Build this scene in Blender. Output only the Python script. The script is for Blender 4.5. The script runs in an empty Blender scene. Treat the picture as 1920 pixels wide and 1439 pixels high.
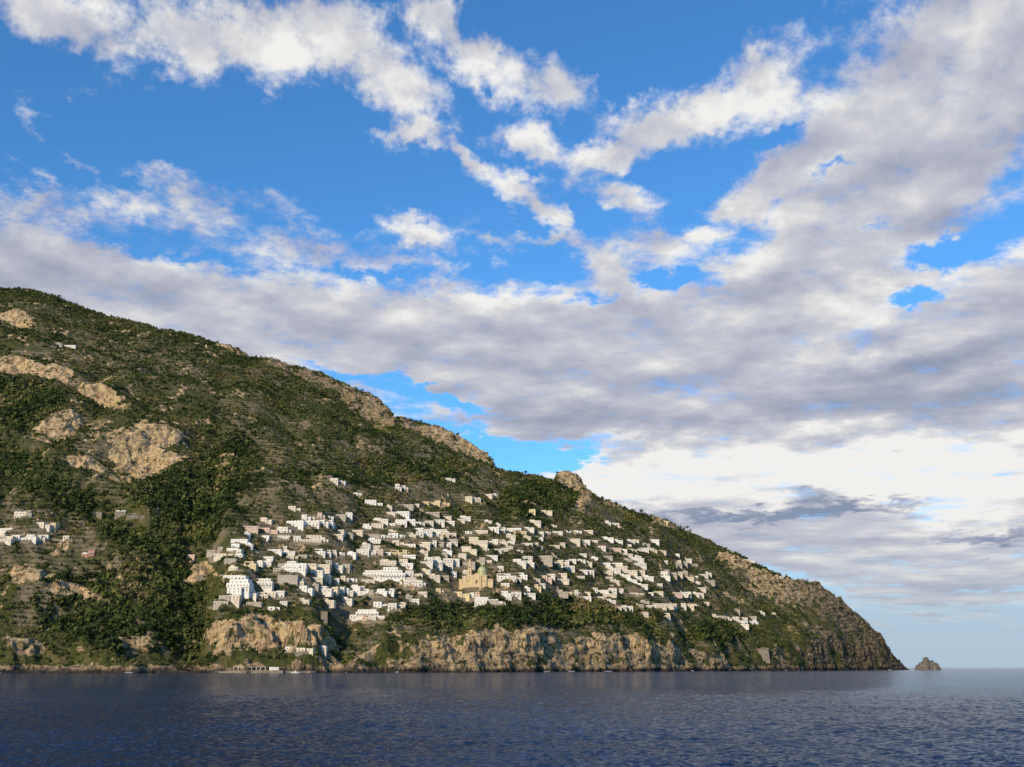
import bpy, math, random
import numpy as np
from mathutils import Vector, Matrix
random.seed(7); rng=np.random.default_rng(11)
scene=bpy.context.scene
COL=scene.collection
F=2000.0; HC=6.0; HZ=1251.5
TH=math.atan((HZ-719.5)/F); CT,ST=math.cos(TH),math.sin(TH)

def ray(px,py):
    a=(px-960)/F; b=(719.5-py)/F
    dy=CT-b*ST; dz=ST+b*CT
    return a/dy, dz/dy
def proj(x,y,z):
    zz=z-HC; fw=y*CT+zz*ST; up=-y*ST+zz*CT
    return 960+F*x/fw, 719.5-F*up/fw

# ------------------------------------------------------------------ noise
def _hash(ix,iy,seed):
    h=(ix*374761393+iy*668265263+seed*974711)&0x7fffffff
    h=((h^(h>>13))*1274126177)&0x7fffffff
    return (h^(h>>16))&0xffff
def perlin(x,y,seed=0):
    xi=np.floor(x).astype(np.int64); yi=np.floor(y).astype(np.int64)
    xf=x-xi; yf=y-yi
    u=xf*xf*xf*(xf*(xf*6-15)+10); v=yf*yf*yf*(yf*(yf*6-15)+10)
    def g(ax,ay,dx,dy):
        a=_hash(ax,ay,seed)*(2*np.pi/65536.0)
        return np.cos(a)*dx+np.sin(a)*dy
    n00=g(xi,yi,xf,yf); n10=g(xi+1,yi,xf-1,yf); n01=g(xi,yi+1,xf,yf-1); n11=g(xi+1,yi+1,xf-1,yf-1)
    return ((n00*(1-u)+n10*u)*(1-v)+(n01*(1-u)+n11*u)*v)*1.5
def fbm(x,y,wl,oct=4,seed=0,gain=.5):
    s=0;a=1;t=0
    for o in range(oct):
        s=s+a*perlin(x/wl+13.7*o,y/wl-7.1*o,seed+o); t+=a; a*=gain; wl=wl/2.03
    return s/t
def sstep(a,b,x):
    t=np.clip((x-a)/(b-a),0,1); return t*t*(3-2*t)

# ------------------------------------------------------------------ materials
def newmat(name):
    m=bpy.data.materials.new(name); m.use_nodes=True
    nt=m.node_tree; nt.nodes.clear()
    o=nt.nodes.new('ShaderNodeOutputMaterial'); b=nt.nodes.new('ShaderNodeBsdfPrincipled')
    nt.links.new(b.outputs[0],o.inputs[0]); return m,nt,b
def mixc(nt,fac,a,b,mode='MIX'):
    n=nt.nodes.new('ShaderNodeMix'); n.data_type='RGBA'; n.blend_type=mode
    for i,v in ((0,fac),(6,a),(7,b)):
        if isinstance(v,bpy.types.NodeSocket): nt.links.new(v,n.inputs[i])
        elif i==0: n.inputs[0].default_value=v
        else: n.inputs[i].default_value=(*v[:3],1)
    return n.outputs[2]
def mth(nt,op,a,b=None,c=None,clamp=False):
    n=nt.nodes.new('ShaderNodeMath'); n.operation=op; n.use_clamp=clamp
    for i,v in enumerate((a,b,c)):
        if v is None: continue
        if isinstance(v,bpy.types.NodeSocket): nt.links.new(v,n.inputs[i])
        else: n.inputs[i].default_value=v
    return n.outputs[0]
def mrange(nt,v,a,b,c=0,d=1,smooth=True):
    n=nt.nodes.new('ShaderNodeMapRange'); n.interpolation_type='SMOOTHSTEP' if smooth else 'LINEAR'
    nt.links.new(v,n.inputs[0])
    for i,q in enumerate((a,b,c,d)): n.inputs[i+1].default_value=q
    return n.outputs[0]
def noise(nt,vec,scale,detail=4,rough=.55,out=0):
    n=nt.nodes.new('ShaderNodeTexNoise'); n.inputs['Scale'].default_value=scale
    n.inputs['Detail'].default_value=detail; n.inputs['Roughness'].default_value=rough
    if vec is not None: nt.links.new(vec,n.inputs['Vector'])
    return n.outputs[out]
def bump(nt,b,h,strength,dist):
    n=nt.nodes.new('ShaderNodeBump'); n.inputs['Strength'].default_value=strength; n.inputs['Distance'].default_value=dist
    nt.links.new(h,n.inputs['Height']); nt.links.new(n.outputs[0],b.inputs['Normal'])
def simple(name,c1,c2,scale=.5,rough=.85,bs=0.0,world=True):
    m,nt,b=newmat(name)
    if world:
        g=nt.nodes.new('ShaderNodeNewGeometry'); vec=g.outputs['Position']
    else:
        g=nt.nodes.new('ShaderNodeTexCoord'); vec=g.outputs['Object']
    n=noise(nt,vec,scale,5,.6)
    f=mrange(nt,n,.35,.65)
    nt.links.new(mixc(nt,f,c1,c2),b.inputs['Base Color'])
    b.inputs['Roughness'].default_value=rough
    if bs: bump(nt,b,noise(nt,vec,scale*5,3),bs,.3)
    return m
M={}
M['white']=simple('whitewash_plaster',(.73,.68,.58),(.56,.505,.41),.35)
M['white2']=simple('bright_plaster',(.78,.74,.66),(.66,.62,.53),.3)
M['cream']=simple('cream_plaster',(.67,.58,.43),(.55,.465,.34),.35)
M['grey']=simple('weathered_plaster',(.44,.38,.29),(.34,.29,.22),.4)
M['yellow']=simple('yellow_plaster',(.66,.52,.28),(.58,.45,.24),.35)
M['church']=simple('faded_ochre_plaster',(.62,.45,.235),(.48,.35,.19),.25)
M['ochre']=simple('ochre_plaster',(.58,.44,.24),(.50,.38,.21),.35)
M['pink']=simple('pink_plaster',(.62,.44,.33),(.54,.38,.29),.35)
M['red']=simple('red_plaster',(.42,.18,.12),(.36,.16,.11),.35)
M['roof']=simple('flat_roof_screed',(.46,.41,.33),(.33,.29,.23),.5)
M['tile']=simple('terracotta_tile',(.36,.19,.11),(.27,.15,.09),.8)
M['glass']=simple('dark_pane',(.05,.055,.06),(.08,.075,.07),1,.25)
M['frame']=simple('painted_frame',(.38,.33,.26),(.52,.48,.40),1)
M['door']=simple('wood_door',(.12,.06,.03),(.16,.09,.05),1)
M['stone']=simple('rubble_stone',(.28,.225,.15),(.14,.115,.08),.6,.95,.6)
M['tstone']=simple('tower_stone',(.30,.245,.17),(.19,.155,.11),.3,.95,.6)
M['metal']=simple('railing_metal',(.5,.5,.48),(.4,.4,.38),1,.5)
M['bark']=simple('tree_bark',(.09,.06,.04),(.05,.035,.025),2)
M['dome']=simple('majolica_dome',(.50,.42,.18),(.28,.33,.15),.9,.4)
M['awning']=simple('canvas_awning',(.62,.56,.45),(.55,.5,.42),1)
def leafmat(name,cs):
    m,nt,b=newmat(name)
    a=nt.nodes.new('ShaderNodeAttribute'); a.attribute_name='tint'
    r=nt.nodes.new('ShaderNodeValToRGB'); nt.links.new(a.outputs['Fac'],r.inputs[0])
    els=r.color_ramp.elements
    els[0].position=0; els[0].color=(*cs[0],1); els[1].position=1; els[1].color=(*cs[-1],1)
    for i,c in enumerate(cs[1:-1]):
        e=els.new((i+1)/(len(cs)-1)); e.color=(*c,1)
    nt.links.new(r.outputs[0],b.inputs['Base Color']); b.inputs['Roughness'].default_value=.8
    b.inputs['Specular IOR Level'].default_value=.15
    return m
M['scrub']=leafmat('scrub_foliage',[(.022,.036,.008),(.034,.052,.010),(.060,.078,.016),(.100,.112,.028),(.17,.132,.050)])
M['pine']=leafmat('pine_foliage',[(.020,.036,.010),(.038,.060,.015),(.065,.092,.022)])
M['olive']=leafmat('olive_foliage',[(.034,.046,.018),(.065,.080,.028),(.11,.122,.05)])
M['cypress']=leafmat('cypress_foliage',[(.012,.022,.009),(.024,.038,.012),(.042,.058,.018)])

# ------------------------------------------------------------------ TERRAIN
def cvt(pts):
    q=[ray(a,b) for a,b in pts]; q.sort(); return np.array([p[0] for p in q]),np.array([p[1] for p in q])
SKY=[(-700,600),(-300,560),(-100,545),(0,541),(30,540),(70,547),(110,560),(150,575),(200,592),(250,602),(300,617),(340,624),(400,640),(450,656),(470,668),(500,672),(560,692),(600,700),(640,720),(660,735),(690,742),(715,760),(740,787),(760,791),(790,795),(830,810),(880,838),(915,856),(934,880),(1000,893),(1036,903),(1044,890),(1066,892),(1090,904),(1100,922),(1120,933),(1170,953),(1230,970),(1270,988),(1330,1013),(1370,1037),(1400,1048),(1440,1070),(1470,1088),(1520,1098),(1535,1102),(1560,1122),(1580,1134),(1600,1157),(1620,1168),(1640,1192),(1655,1202),(1670,1226),(1690,1246),(1698,1255),(1712,1262),(1760,1275)]
CL=[(-700,1200),(0,1206),(60,1200),(130,1220),(200,1206),(300,1215),(335,1238),(375,1245),(395,1210),(410,1175),(520,1172),(600,1188),(635,1220),(660,1230),(700,1212),(740,1188),(800,1190),(860,1203),(900,1184),(960,1172),(1000,1188),(1060,1212),(1100,1196),(1180,1188),(1250,1196),(1290,1224),(1350,1228),(1400,1230),(1440,1218),(1500,1208),(1560,1190),(1620,1208),(1670,1240),(1698,1256),(1760,1275)]
CO=[(-700,1100),(0,1150),(360,1185),(480,1215),(640,1235),(1000,1400),(1250,1640),(1500,2050),(1690,2500),(1760,2700)]
us,es=cvt(SKY); uc,ec=cvt(CL)
ucx=np.array([ray(a,HZ)[0] for a,b in CO]); ycx=np.array([b for a,b in CO],float)
NU,NT=1180,800
u0=ray(-420,HZ)[0]; u1=ray(1735,HZ)[0]
U=np.linspace(u0,u1,NU)
Es=np.interp(U,us,es); Ec=np.interp(U,uc,ec); Yc=np.interp(U,ucx,ycx)
tipf=sstep(ray(1698,HZ)[0],ray(1600,HZ)[0],U)
pxh=960+F*U*(CT+math.tan(TH)*ST)
slope=np.interp(pxh,[-400,0,500,900,1300,1500,1600,1700],[.74,.72,.62,.54,.50,.62,.85,1.0])
kk=np.hanning(15); kk/=kk.sum()
Zc=HC+(Yc+24)*np.convolve(np.pad(Ec,7,'edge'),kk,'valid')
Yr=(slope*Yc)/(np.maximum(slope-Es,.1))
Yr=np.maximum(Yr,Yc+60)
Zr=HC+Yr*Es
Zc=np.minimum(Zc,Zr*.85-1)
T=np.linspace(0,1,NT)[None,:]
yst=(Yc-42)[:,None]; yend=(Yr+420)[:,None]
ridge_t=.90
YR=Yr[:,None]
g=T/ridge_t
gg=np.where(g<1,g*(.70+.30*g),0)
Y=np.where(g<1,yst+(YR-yst)*gg,YR+(yend-YR)*((T-ridge_t)/(1-ridge_t)))
X=U[:,None]*Y
YC=Yc[:,None]; ZC=Zc[:,None]; ZR=Zr[:,None]
off=(fbm(X,Y,140,2,3)*30+fbm(X,Y,44,4,8)*26)*(.3+.7*tipf[:,None])*np.exp(-np.maximum(Y-YC,0)/70)
s=Y-YC-off
dc=np.clip(36+fbm(X,Y,60,3,21)*36,14,62)
sn_=np.clip(s/dc,0,1)
led=sn_+.13*np.sin(sn_*2*np.pi*1.6+5*fbm(X,Y,60,2,23))*np.sin(np.pi*sn_)
cz=ZC*np.clip(led,0,1)**.8
tau=np.clip((s-dc)/(YR-YC-dc),0,1)
q=tau+.05*np.sin(np.pi*tau)
Z=np.where(s<0,s*.9,np.where(s<dc,cz,ZC+(ZR-ZC)*q))
Z=np.where(Y>YR,ZR-(Y-YR)*.5,Z)
BX,BY=proj(X,Y,Z)           # survey coordinates of the base relief
win=np.sin(np.pi*np.clip(tau,0,1))**.6*(s>0)
land=sstep(0,25,s)
big=fbm(X,Y,330,3,31)
Z=Z+win*big*34
edge=land*(1-.8*sstep(YR-30,YR,Y))
Z=Z+edge*(fbm(X,Y,90,3,41)*13)
def pdist(poly):
    d=np.full(BX.shape,1e9)
    for (ax,ay),(bx,by) in zip(poly[:-1],poly[1:]):
        vx,vy=bx-ax,by-ay; t=np.clip(((BX-ax)*vx+(BY-ay)*vy)/(vx*vx+vy*vy),0,1)
        d=np.minimum(d,np.hypot(BX-ax-t*vx,BY-ay-t*vy))
    return d
rv=0
wbx=fbm(X,Y,60,3,47)*22
for poly,w,dep in (([(368,1262),(355,1180),(335,1100),(325,1040),(385,970),(425,890),(440,840)],42,15),
                   ([(345,1060),(240,1005),(140,935),(50,880),(-100,800)],30,12),
                   ([(640,1245),(640,1190),(655,1150)],16,8),([(1290,1240),(1290,1190)],18,8),
                   ([(600,940),(560,850),(520,760)],20,8),([(60,800),(0,760),(-100,700)],30,10),([(700,905),(660,830)],14,6),([(960,980),(940,900)],14,6)):
    gq=np.exp(-((pdist(poly)+wbx)/w)**2); Z=Z-gq*dep*land*(1-.85*sstep(YR-60,YR,Y)); rv=np.maximum(rv,gq*(dep>10))
OUT=[(268,838,74,33,4,34),(112,803,44,17,14,18),(188,744,56,10,-26,15),(95,705,54,8,-22,14),(30,683,50,10,-8,14),(30,600,32,10,-10,8),(160,864,44,7,-6,10),(225,882,30,7,5,6),(420,858,28,7,0,5),(432,830,20,5,0,4),
 (700,768,46,15,-32,14),(655,742,20,8,-30,8),(590,708,50,6,-22,7),(520,684,24,5,-15,6),(440,652,36,5,-20,5),(870,842,62,12,-24,11),(810,815,26,9,-20,8),(770,800,20,7,-15,5),(1068,906,26,15,-20,11),(1090,938,13,17,-60,7),
 (470,1190,85,20,-3,14),(590,1194,45,12,-8,8),(1500,1107,75,13,-14,12),(1580,1155,58,24,-38,18),(1650,1218,52,26,-45,16),(1440,1087,50,8,-25,7),(1600,1215,50,16,-25,8),(1530,1180,40,9,-30,6),
 (45,1216,44,12,0,8),(130,1108,46,8,-10,6),(250,1205,30,12,0,7),(60,1075,46,7,-8,5),(505,885,12,6,0,4),(1380,1050,30,6,-25,5),(385,1070,12,32,80,8),
 (405,905,16,5,0,3),(1150,1218,110,22,0,6),(980,1212,80,22,0,6),(830,1216,60,18,0,6),(1380,1110,30,4,-20,3),(1150,950,24,4,-20,4),(1250,985,24,4,-20,4)]
rock=np.zeros_like(Z)
wob=fbm(X,Z*1.3+Y*.4,30,5,77,.6)
for (ox,oy,rx,ry,ro,A) in OUT:
    c,sn=math.cos(math.radians(ro)),math.sin(math.radians(ro))
    dx=BX-ox; dyy=oy-BY
    a=(dx*c+dyy*sn)/rx; b=(-dx*sn+dyy*c)/ry
    r=np.sqrt(a*a+b*b)
    rock=np.maximum(rock,sstep(1.12,.92,r+wob*1.5)*(.97 if A>4 else .8))
    Z=Z+1.3*A*b*np.exp(-.9*(a*a+b*b))*land
cliff=sstep(dc*1.2,dc*.8,s+wob*26)*(s>-5)
cveg=sstep(-.20,.0,fbm(X+Z*.5,Y*.6+Z*1.2,40,4,91)+.22*(Z/(ZC+1))-.10+.30*sstep(440,340,BX))
cveg=cveg*np.maximum(sstep(-.15,.05,fbm(X,Y,110,2,191)+.07),sstep(440,340,BX))
ravm=np.clip(rv,0,1)
rock=np.maximum(rock,cliff*(1-cveg*.92)*(1-.9*ravm))
rock=np.maximum(rock,sstep(12,4,Z+fbm(X,Y,15,2,92)*4)*(s>-8))
pr=sstep(.34,.46,fbm(X,Y*.7,32,4,55)+.5*fbm(X,Y,8,2,56)+.03*(BX<900)*(BY<860)+.16*sstep(1470,1560,BX))*.85*(1-ravm)
rock=np.maximum(rock,pr*(s>dc))
vil=sstep(1,.8,np.hypot((BX-860)/480,(BY-1055)/ (118-.03*(BX-860))))
vil=np.maximum(vil,sstep(1,.8,np.hypot((BX-1270)/190,(BY-1095)/95)))
vil=np.maximum(vil,sstep(1,.7,np.hypot((BX-60)/150,(BY-1005)/50)))*(1-.9*ravm)
tz=np.maximum(sstep(1.1,.8,np.hypot((BX-760)/420,(BY-930)/120)),sstep(1.1,.7,np.hypot((BX-200)/260,(BY-680)/60)))
terr=np.maximum(np.maximum(vil,tz*.85),sstep(-.12,.08,fbm(X,Y,180,3,61))*.7)*(s>dc+6)*(1-rock)*(1-sstep(YR-50,YR-10,Y))*(1-.8*ravm)
stp=5.8
zw=Z+fbm(X,Y,90,2,66)*6
k=np.floor(zw/stp); fr=zw/stp-k
zt=stp*(k+.12*fr+.88*sstep(.62,.98,fr))
Z=Z+(zt-zw)*terr*(.5+.5*sstep(-.2,.1,fbm(X,Y,45,2,67)))
Z=Z+land*(1-.65*terr)*(fbm(X,Y,26,3,71)*3.8+fbm(X,Y,8,3,72)*1.3*(1+1.2*rock))
cr=rock*sstep(YR-80,YR-15,Y)*sstep(YR+60,YR,Y)*(s>20)
Z=Z+cr*(1-2*np.abs(fbm(X,Y,26,4,171,.6)))*8-cr*3.5
rr=rock*(s>-3)
fb=fbm(X*.9+Z*.5,Z*1.5,24,5,81,.6)
blk=fbm(X*.6-Z*.8,Z*1.9+X*.25,13,4,83,.55)
vf=1-2*np.abs(fbm(X+Z*.5,Z*.7+Y*.1,15,3,181,.6))
Yd=Y+rr*(-np.abs(fb)*9+np.round(blk*3.2)/3.2*5+blk*2+np.maximum(vf-.6,0)*6)
Xd=X+rr*fbm(X+50,Z,14,3,85)*3
veg=np.clip(sstep(-.32,.06,fbm(X,Y,85,4,95)+.05)*.84+.17,0,1)
veg=veg*(1-.45*terr*sstep(.15,-.1,fbm(X,Y,50,3,98)))
veg=np.maximum(veg,ravm); 
low=sstep(1,.75,np.hypot((BX-1000)/300,(BY-1150)/32)); low2=sstep(1,.7,np.hypot((BX-220)/190,(BY-1140)/95)); low3=sstep(1,.7,np.hypot((BX-30)/90,(BY-765)/50))
low4=sstep(1,.7,np.hypot((BX-700)/240,(BY-880)/30)); low5=sstep(1,.7,np.hypot((BX-1010)/90,(BY-930)/35)); low6=sstep(1,.7,np.hypot((BX-1340)/60,(BY-1190)/28))
low7=sstep(1,.6,np.hypot((BX-330)/130,(BY-930)/70))
dense=np.clip(low+low2*.9+low3+low4*.5+low5*.8+low6+ravm*.9+low7*.7,0,1)
veg=np.maximum(veg,dense)
veg=np.where(vil>.5,np.maximum(veg,.7),veg)
veg=np.where(Z<5,0,veg)*(1-.94*rock)*(1-.45*sstep(1500,1600,BX))

def mesh_np(name,V,FQ,mats,smooth=False):
    me=bpy.data.meshes.new(name)
    nv=len(V); nf=len(FQ); k=FQ.shape[1]
    me.vertices.add(nv); me.vertices.foreach_set('co',np.ascontiguousarray(V,dtype=np.float32).ravel())
    me.loops.add(nf*k); me.polygons.add(nf)
    me.polygons.foreach_set('loop_start',np.arange(0,nf*k,k,dtype=np.int32))
    me.loops.foreach_set('vertex_index',np.ascontiguousarray(FQ,dtype=np.int32).ravel())
    me.update(calc_edges=True)
    if smooth: me.polygons.foreach_set('use_smooth',np.ones(nf,bool))
    for m in mats: me.materials.append(m)
    return me
def gridfaces(nu,nt):
    i=np.arange(nu-1)[:,None]*nt+np.arange(nt-1)[None,:]
    return np.stack([i,i+nt,i+nt+1,i+1],-1).reshape(-1,4)
def addobj(name,data,parent=None,mat=None,**kw):
    o=bpy.data.objects.new(name,data); COL.objects.link(o)
    if parent is not None: o.parent=parent
    for k_,v in kw.items(): o[k_]=v
    return o
V=np.stack([Xd,Yd,Z],-1).reshape(-1,3)
tm,nt,b=newmat('hillside_ground')
g=nt.nodes.new('ShaderNodeNewGeometry'); P=g.outputs['Position']
at=nt.nodes.new('ShaderNodeAttribute'); at.attribute_name='masks'
sp=nt.nodes.new('ShaderNodeSeparateColor'); nt.links.new(at.outputs['Color'],sp.inputs[0])
mp=nt.nodes.new('ShaderNodeMapping'); mp.inputs['Scale'].default_value=(1,1,.75); nt.links.new(P,mp.inputs[0])
mp2=nt.nodes.new('ShaderNodeMapping'); mp2.inputs['Scale'].default_value=(.5,.5,1.6); mp2.inputs['Rotation'].default_value=(0,.5,0); nt.links.new(P,mp2.inputs[0])
n1=noise(nt,mp.outputs[0],.09,7,.65); n2=noise(nt,P,.035,5,.6); n3=noise(nt,P,.35,4,.6); n4=noise(nt,mp2.outputs[0],.22,5,.6)
rk=mixc(nt,mrange(nt,n1,.34,.56),(.27,.185,.10),(.56,.40,.22))
rk=mixc(nt,mrange(nt,n4,.53,.64,0,.75),rk,(.14,.10,.058))
rk=mixc(nt,mrange(nt,n2,.50,.66,0,.3),rk,(.36,.28,.18))
rk=mixc(nt,sp.outputs[2],rk,mixc(nt,mrange(nt,n4,.4,.6),(.25,.192,.125),(.075,.060,.042)))
rk=mixc(nt,mrange(nt,noise(nt,P,.12,5,.6),.54,.62,0,.85),rk,(.045,.056,.018))
sz=nt.nodes.new('ShaderNodeSeparateXYZ'); nt.links.new(P,sz.inputs[0])
wet=mrange(nt,mth(nt,'ADD',sz.outputs[2],mth(nt,'MULTIPLY',n1,12)),7.5,14,1,0)
rk=mixc(nt,wet,rk,(.05,.042,.034))
gr=mixc(nt,mrange(nt,n3,.38,.62),(.046,.055,.014),(.090,.086,.030))
gr=mixc(nt,mrange(nt,n2,.46,.62,0,.6),gr,(.16,.122,.056))
gr=mixc(nt,mrange(nt,n1,.48,.64,0,.7),gr,(.038,.055,.012))
sn=nt.nodes.new('ShaderNodeSeparateXYZ'); nt.links.new(g.outputs['True Normal'],sn.inputs[0])
wl=mth(nt,'MULTIPLY',mrange(nt,sn.outputs[2],.74,.56),mrange(nt,sp.outputs[1],.2,.8))
wl=mth(nt,'MULTIPLY',wl,mrange(nt,n2,.40,.58,.25,.95))
gr=mixc(nt,wl,gr,mixc(nt,n3,(.10,.08,.05),(.32,.25,.165)))
col=mixc(nt,mrange(nt,mth(nt,'ADD',sp.outputs[0],mth(nt,'MULTIPLY',mth(nt,'SUBTRACT',n3,.5),.9)),.42,.58),gr,rk)
nt.links.new(col,b.inputs['Base Color']); b.inputs['Roughness'].default_value=.95; b.inputs['Specular IOR Level'].default_value=.1
bump(nt,b,mth(nt,'ADD',mth(nt,'MULTIPLY',n1,5),mth(nt,'ADD',n3,mth(nt,'MULTIPLY',n4,1.8))),.9,1.3)
me=mesh_np('terrain',V,gridfaces(NU,NT),[tm],True)
ca=me.color_attributes.new('masks','FLOAT_COLOR','POINT')
grey=np.clip(sstep(1430,1580,BX)*.9+sstep(40,12,Z)*.4+sstep(880,700,BY)*sstep(420,520,BX)*.75,0,1)
ca.data.foreach_set('color',np.stack([rock,np.clip(terr,0,1),grey,np.ones_like(rock)],-1).astype(np.float32).ravel())
addobj('hillside_terrain',me,kind='structure',label='steep scrub-covered limestone headland with terraces and sea cliffs')

def hit(px,py,dy=0):
    u,e=ray(px,py); j=(u-u0)/(u1-u0)*(NU-1); j0=int(np.clip(math.floor(j),0,NU-2)); f=min(max(j-j0,0),1)
    yy=Y[j0]*(1-f)+Y[j0+1]*f; zz=Z[j0]*(1-f)+Z[j0+1]*f
    d=zz-(HC+yy*e); ok=np.where((d>0)&(zz>.5))[0]
    i=ok[0] if len(ok) else int(np.argmax(d))
    return Vector((u*yy[i],yy[i],zz[i])),j0,i

# ------------------------------------------------------------------ mesh builder
class MB:
    def __init__(s): s.v=[];s.f=[];s.m=[]
    def face(s,pts,mi=0):
        n=len(s.v); s.v+=pts; s.f.append(tuple(range(n,n+len(pts)))); s.m.append(mi)
    def box(s,x0,x1,y0,y1,z0,z1,mi=0,X=None):
        n=len(s.v); p=[(x0,y0,z0),(x1,y0,z0),(x1,y1,z0),(x0,y1,z0),(x0,y0,z1),(x1,y0,z1),(x1,y1,z1),(x0,y1,z1)]
        if X is not None: p=[tuple(X@Vector(q)) for q in p]
        s.v+=p
        fs=[(0,1,5,4),(1,2,6,5),(2,3,7,6),(3,0,4,7),(4,5,6,7),(3,2,1,0)]
        for q in fs: s.f.append(tuple(n+i for i in q)); s.m.append(mi)
    def lathe(s,cx,cy,prof,n=16,mi=0,a0=0):
        b=len(s.v)
        for r,z in prof:
            for i in range(n):
                a=a0+2*math.pi*i/n; s.v.append((cx+r*math.cos(a),cy+r*math.sin(a),z))
        for k in range(len(prof)-1):
            for i in range(n):
                j=(i+1)%n; s.f.append((b+k*n+i,b+k*n+j,b+(k+1)*n+j,b+(k+1)*n+i)); s.m.append(mi)
        s.f.append(tuple(b+(len(prof)-1)*n+i for i in range(n))); s.m.append(mi)
    def tube(s,p,q,r0,r1,n=7,mi=0):
        p=Vector(p);q=Vector(q); d=(q-p).normalized(); a=d.orthogonal().normalized(); c=d.cross(a); b=len(s.v)
        for P_,r in ((p,r0),(q,r1)):
            for i in range(n):
                t=2*math.pi*i/n; s.v.append(tuple(P_+a*math.cos(t)*r+c*math.sin(t)*r))
        for i in range(n):
            j=(i+1)%n; s.f.append((b+i,b+j,b+n+j,b+n+i)); s.m.append(mi)
        s.f.append(tuple(b+n+i for i in range(n))); s.m.append(mi)
    def mesh(s,name,mats,smooth=False):
        me=bpy.data.meshes.new(name); me.from_pydata(s.v,[],s.f)
        for m in mats: me.materials.append(m)
        me.polygons.foreach_set('material_index',s.m); me.update()
        return me
def winmesh(w,h,name='window',arch=False,door=False):
    b=MB(); t=.12
    if arch:
        n=8; pts=[(-w/2,0)]+[(-w/2*math.cos(math.pi*i/n),h-w/2+w/2*math.sin(math.pi*i/n)) for i in range(n+1)]+[(w/2,0)]
        b.face([(x,-.05,z) for x,z in pts[::-1]][::-1],1)
        o=[(x*1.16,z+ (.16 if z>0 else 0)) for x,z in pts]
        for (p,q),(r,s_) in zip(zip(pts[:-1],pts[1:]),zip(o[:-1],o[1:])):
            b.face([(p[0],-.14,p[1]),(q[0],-.14,q[1]),(s_[0],-.14,s_[1]),(r[0],-.14,r[1])],0)
            b.face([(r[0],-.14,r[1]),(s_[0],-.14,s_[1]),(s_[0],.02,s_[1]),(r[0],.02,r[1])],0)
        return b.mesh(name,[M['white'],M['glass']])
    b.box(-w/2,-w/2+t,-.12,.02,0,h,0); b.box(w/2-t,w/2,-.12,.02,0,h,0)
    b.box(-w/2+t,w/2-t,-.12,.02,h-t,h,0)
    if not door: b.box(-w/2-.1,w/2+.1,-.2,.02,-.12,-.003,0)
    b.box(-w/2+t,w/2-t,-.05,.02,0,h-t,1)
    if not door: b.box(-.04,.04,-.09,-.052,0,h-t,0)
    return b.mesh(name,[M['frame'],M['door'] if door else M['glass']])
WIN=winmesh(1.05,1.3); WTALL=winmesh(1.1,1.9); ARCH=winmesh(1.8,2.2,'arch',True); DOOR=winmesh(1.1,2.1,'door',door=True)

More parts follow.
